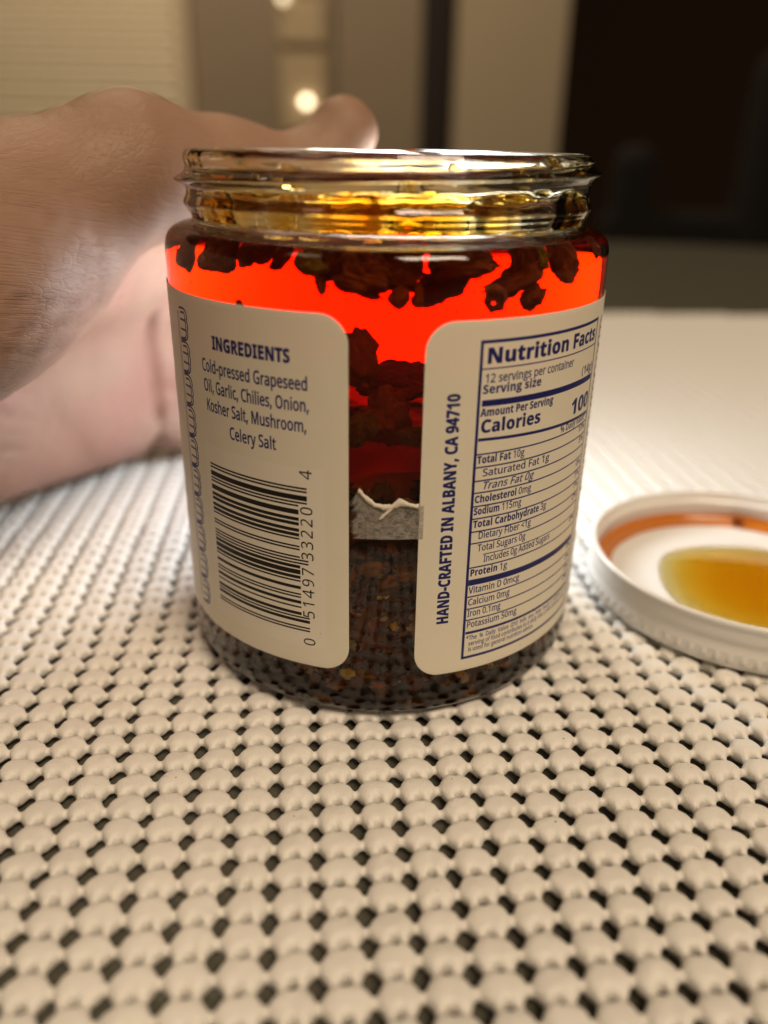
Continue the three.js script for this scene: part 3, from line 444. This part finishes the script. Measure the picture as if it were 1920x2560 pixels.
// ---------------------------------------------------------------- the lid, lying on its top
{
  const L = [72.7 * MM, 0, -8.2 * MM], lid = thing('jar_lid', 'white metal jar lid lying upside down on the mat, right of the jar', 'lid', L);
  const prof = spline([[0, 0.35], [24, 0.3], [27.6, 0.15], [29.8, 0.2], [30.7, 0.8], [31.0, 1.7]], 5), up = spline([[31.0, 3.5], [30.8, 4.2], [30.75, 5.0], [30.95, 6.2], [30.9, 7.8], [31.05, 8.5], [31.0, 9.0], [30.5, 9.35], [29.95, 9.1], [29.9, 8.5]], 4), inn = spline([[29.95, 7.4], [29.4, 6.6], [29.6, 5.6], [30.0, 4.6], [29.9, 3.0], [29.0, 2.0], [27.6, 1.75], [26.2, 2.0], [25.0, 1.75], [23.5, 1.4], [12, 1.4], [0, 1.4]], 4);
  const rings = (th) => { const k = 0.26 * Math.max(0, Math.sin(th * 90)) ** 0.7; return [...prof.map(([r, y]) => [r, y]), [31.0 + k, 2.0], [31.0 + k, 2.5], [31.0 + k, 3.0], [31.0, 3.3], ...up, ...inn]; };
  mesh('lid_shell', revolve(rings, 720), phys({ color: C(0.80, 0.79, 0.76), roughness: 0.3, clearcoat: 0.3, clearcoatRoughness: 0.2 }), lid);
  const gas = revolve((th) => { const w = 0.35 * noise(Math.sin(th) * 3, Math.cos(th) * 3, 5); return [[26.6 + 1.4 * w, 1.95], [26.9 + w, 2.25], [27.4 + w, 2.42], [28.2, 2.40], [29.2, 2.62], [29.62, 3.3], [29.72, 4.0 + w]]; }, 180);
  const orange = (th0) => phys({ color: C(0.55, 0.17, 0.012), roughness: 0.22, clearcoat: 0.8, clearcoatRoughness: 0.08, side: THREE.DoubleSide });
  const ring = mesh('oil_stain_ring', gas, orange(), lid); ring.userData.label = 'orange oil-stained sealing ring inside the rim';
  const pg = revolve((th) => { const R = 19.8 + 1.8 * noise(Math.sin(th) * 1.6 + 4, Math.cos(th) * 1.6, 3); return [[R, 1.402], [R - 1, 1.44], [R - 2.5, 1.55], [R - 4.5, 1.75], [R - 7.5, 1.98], [R - 11, 2.15], [4, 2.25], [0, 2.25]]; }, 120);
  const pm = phys({ color: 0xffffff, roughness: 0, transmission: 1, thickness: 0.002, ior: 1.47, attenuationColor: C(0.985, 0.47, 0.003), attenuationDistance: 0.0021 });
  const puddle = tag(mesh('oil_puddle', pg, pm), 'yellow orange oil puddle lying inside the upturned lid', 'oil'); puddle.position.set(L[0] + 2 * MM, 0, L[2] + 2 * MM);
}

// ---------------------------------------------------------------- flashlight behind the jar
{
  const f = thing('flashlight', 'small flashlight with glowing white cap held behind the jar', 'flashlight', [5 * MM, 55 * MM, -56 * MM]);
  const P = (a) => a.map(([r, z]) => new THREE.Vector2(r * MM, z * MM));
  const capG = new THREE.LatheGeometry(P([[0, 17.4], [5, 16.8], [9.6, 14.9], [13.8, 11.6], [16.8, 7.2], [18, 2], [18.2, -2], [18.2, -8], [17.6, -9], [12.6, -9], [0, -9]]), 64).rotateX(Math.PI / 2);
  mesh('glowing_cap', capG, std({ color: 0xffffff, roughness: 0.6, emissive: C(0.94, 0.97, 1), emissiveIntensity: 8.5 }), f);
  mesh('barrel', new THREE.LatheGeometry(P([[12.4, -9.2], [14.2, -9.4], [14.4, -12], [12, -15], [11.6, -30], [11.9, -34], [11, -36], [0, -36]]), 48).rotateX(Math.PI / 2), std({ color: 0x1a1a1c, roughness: 0.45, metalness: 0.6 }), f);
  const l = new THREE.PointLight(C(0.86, 0.94, 1), 0.0118); l.name = 'flashlight_glow'; l.shadow.radius = 0.6; l.castShadow = true; l.position.y = -4 * MM; f.add(l);
}

// ---------------------------------------------------------------- the hand
{
  const J = { wrist: [-92, 50, 34], fore: [-150, 46, 90] };
  const bones = [   // A, B, ra, rb, k
    [[-150, 47, 82], [-100, 54.5, 30], 27, 26, 12],                           // forearm into the wrist
    [[-100, 56.5, 28], [-72, 59.5, 4], 25, 19.5, 14], [[-76, 60, 6], [-61, 65, -14], 20, 15, 10], [[-86, 60, 16], [-46, 75.8, -22], 14, 10.8, 8],     // ball of the thumb
    [[-46, 75.8, -22], [-31, 73.8, -34], 11.2, 9.4, 8], [[-31, 74.5, -34], [-16, 73.4, -42.5], 9.4, 8.0, 6], [[-16, 73.6, -42.5], [-9.0, 82.6, -46], 7.8, 6.7, 5],    // thumb
    [[-108, 46, 0], [-66, 57, -72], 17, 11.5, 12], [[-108, 38, -4], [-67, 41, -77], 18, 11.5, 12], [[-108, 30, -6], [-68, 26, -77], 17, 11, 12], [[-110, 22, -6], [-70, 12.5, -71], 16, 10, 12], // palm
    [[-70, 58, -14], [-62, 56, -60], 13, 10, 14],
  ];
  const fingers = [
    [[-66, 57, -72], [-34, 60, -93], [-12, 61, -99], [8, 59, -98], 9.8, 8.8, 7.8, 7],
    [[-67, 41, -77], [-33, 43, -99], [-10, 45, -103], [11, 45, -99], 10, 9, 8, 7],
    [[-68, 26, -77], [-36, 25, -97], [-14, 27, -102], [6, 30, -98], 9.6, 8.6, 7.6, 6.8],
    [[-70, 12.5, -71], [-44, 10.5, -86], [-28, 11, -93], [-12, 13, -92], 8.6, 7.6, 6.8, 6],
  ];
  const creases = [[[-66, 46, 4], [-54, 54, -44], 0.9, 5], [[-60, 70, -66], [-61, 4, -72], 2.8, 3.0], [[-96, 20, -6], [-72, 40, -58], 0.8, 4], [[-76, 58, -56], [-77, 10, -60], 1.1, 4], [[-84, 50, -20], [-70, 8, -50], 0.6, 4]];
  const f = (x, y, z) => {
    x /= MM; y /= MM; z /= MM; let d = 99;
    for (const [A, B, ra, rb, k] of bones) d = smin(d, capsule(x, y, z, A, B, ra, rb), k);
    for (const F of fingers) { let e = 99; for (let m = 0; m < 3; m++) e = smin(e, capsule(x, y, z, F[m], F[m + 1], F[4 + m], F[5 + m]), 3); d = smin(d, e, 2.2); }
    // wrinkles of the ball of the thumb, running from the wrist to the jar
    const s = (y * 0.80 + (x + 60) * 0.46 - z * 0.12) * 0.95 + 2.2 * noise(x * 0.045, y * 0.045, z * 0.045), line = (q) => 0.55 + 0.45 * hash3(Math.floor(q / 6.2832 + 0.5), 3, 8), w = Math.pow(0.5 + 0.5 * Math.cos(s), 4) * line(s) * sstep(-0.6, 0.2, noise(x * 0.03 + 3, 1, z * 0.03)) + 0.4 * Math.pow(0.5 + 0.5 * Math.cos(s * 1.9 + 2), 5) * line(s * 1.9 + 2);
    d += 0.55 * w * sstep(-46, -54, x) * sstep(-34, -22, z) + 0.30 * noise(x * 0.10, y * 0.10, z * 0.10) + 0.10 * noise(x * 0.3, y * 0.3, z * 0.3);
    for (const [A, B, dep, wid] of creases) { const c = capsule(x, y, z, A, B, 0, 0); d += dep * Math.exp(-((c / wid) ** 2)); }
    return d * MM;
  };
  const lo = [-132, 0.4, -116].map((v) => v * MM), hi = [20, 100, 64].map((v) => v * MM), g = polygonise(f, lo, hi, [101, 66, 120], 0.0005);
  { const p = g.attributes.position, uv = new Float32Array(p.count * 2), col = new Float32Array(p.count * 3);
    for (let k = 0; k < p.count; k++) {
      const x = p.getX(k) / MM, y = p.getY(k) / MM, z = p.getZ(k) / MM; uv[k * 2] = (x + z * 0.6) / 14; uv[k * 2 + 1] = (y - z * 0.2) / 14;
      const n = fbm(x * 0.06, y * 0.06, z * 0.06, 3), palm = Math.max(sstep(-24, -60, z) * sstep(70, 52, y), 0.75 * sstep(84, 52, y) * sstep(26, -14, z + 0.3 * (x + 60))), pink = palm * (0.6 + 0.5 * noise(x * 0.09, y * 0.09, z * 0.09)), t = clamp(0.5 + 0.4 * n, 0, 1), mole = Math.hypot(x + 64.5, y - 68.5, z - 18) < 1.1 ? 0.55 : 1;
      col[k * 3] = mix(mix(0.33, 0.39, t), 0.42, palm) * mole; col[k * 3 + 1] = mix(mix(0.195, 0.24, t), 0.275, palm) * (1 - 0.20 * pink) * mole; col[k * 3 + 2] = mix(mix(0.125, 0.165, t), 0.205, palm) * (1 - 0.14 * pink) * mole;
    }
    g.setAttribute('uv', new THREE.BufferAttribute(uv, 2)); g.setAttribute('color', new THREE.BufferAttribute(col, 3)); }
  const wr = grain(512, (x, y) => { const a = Math.abs(noise(x * 0.055 + 3, y * 0.02, 1)), b = Math.abs(noise(x * 0.03 + y * 0.05, y * 0.055 - x * 0.02, 5)), c = sp(x >> 1, y >> 1); return 0.35 * Math.min(1, a * 4) + 0.4 * Math.min(1, b * 4) + 0.25 * c; });
  const skin = phys({ color: 0xffffff, vertexColors: true, roughness: 0.46, specularIntensity: 0.8, bumpMap: wr, bumpScale: 0.00011, sheen: 0.25, sheenColor: C(1, 0.75, 0.6), sheenRoughness: 0.5 });
  const hand = thing('hand', 'left hand reaching from the left round behind the jar, thumb on top', 'hand');
  mesh('skin', g, skin, hand);
  const nail = new THREE.SphereGeometry(1, 24, 16).scale(4.6 * MM, 5.6 * MM, 1.0 * MM); const nm = mesh('thumb_nail', nail, phys({ color: C(0.70, 0.45, 0.36), roughness: 0.25, clearcoat: 0.4 }), hand); nm.position.set(-10.5 * MM, 83.5 * MM, -51.9 * MM); nm.rotation.set(-0.35, Math.PI + 0.2, 0);
  // fine hairs on the wrist's upper side
  const q = rng(9), hs = []; for (let k = 0; k < 60; k++) {
    const px = -20 + q() * 420, z = (-2 + q() * 20) * MM; let a = atZ(px, 170, z), b = atZ(px, 330, z), t = 0; for (; t < 1; t += 0.004) { const p = a.clone().lerp(b, t); if (f(p.x, p.y, p.z) < 0) break; } if (t >= 1) continue;
    const p = a.clone().lerp(b, t + 0.004), l = (1.2 + 2.6 * q() * q()) * MM, lean = (q() - 0.4) * 1.1; hs.push(new THREE.TubeGeometry(new THREE.QuadraticBezierCurve3(p, p.clone().add(new THREE.Vector3(lean * l * 0.3, l * 0.6, 0)), p.clone().add(new THREE.Vector3(lean * l, l, (q() - 0.5) * l))), 5, 0.024 * MM, 4));
  }
  if (hs.length) { const h = mesh('hair', mergeGeometries(hs), std({ color: C(0.07, 0.04, 0.022), roughness: 0.5 }), hand); h.userData.kind = 'stuff'; }
}
renderer.render(scene, camera);
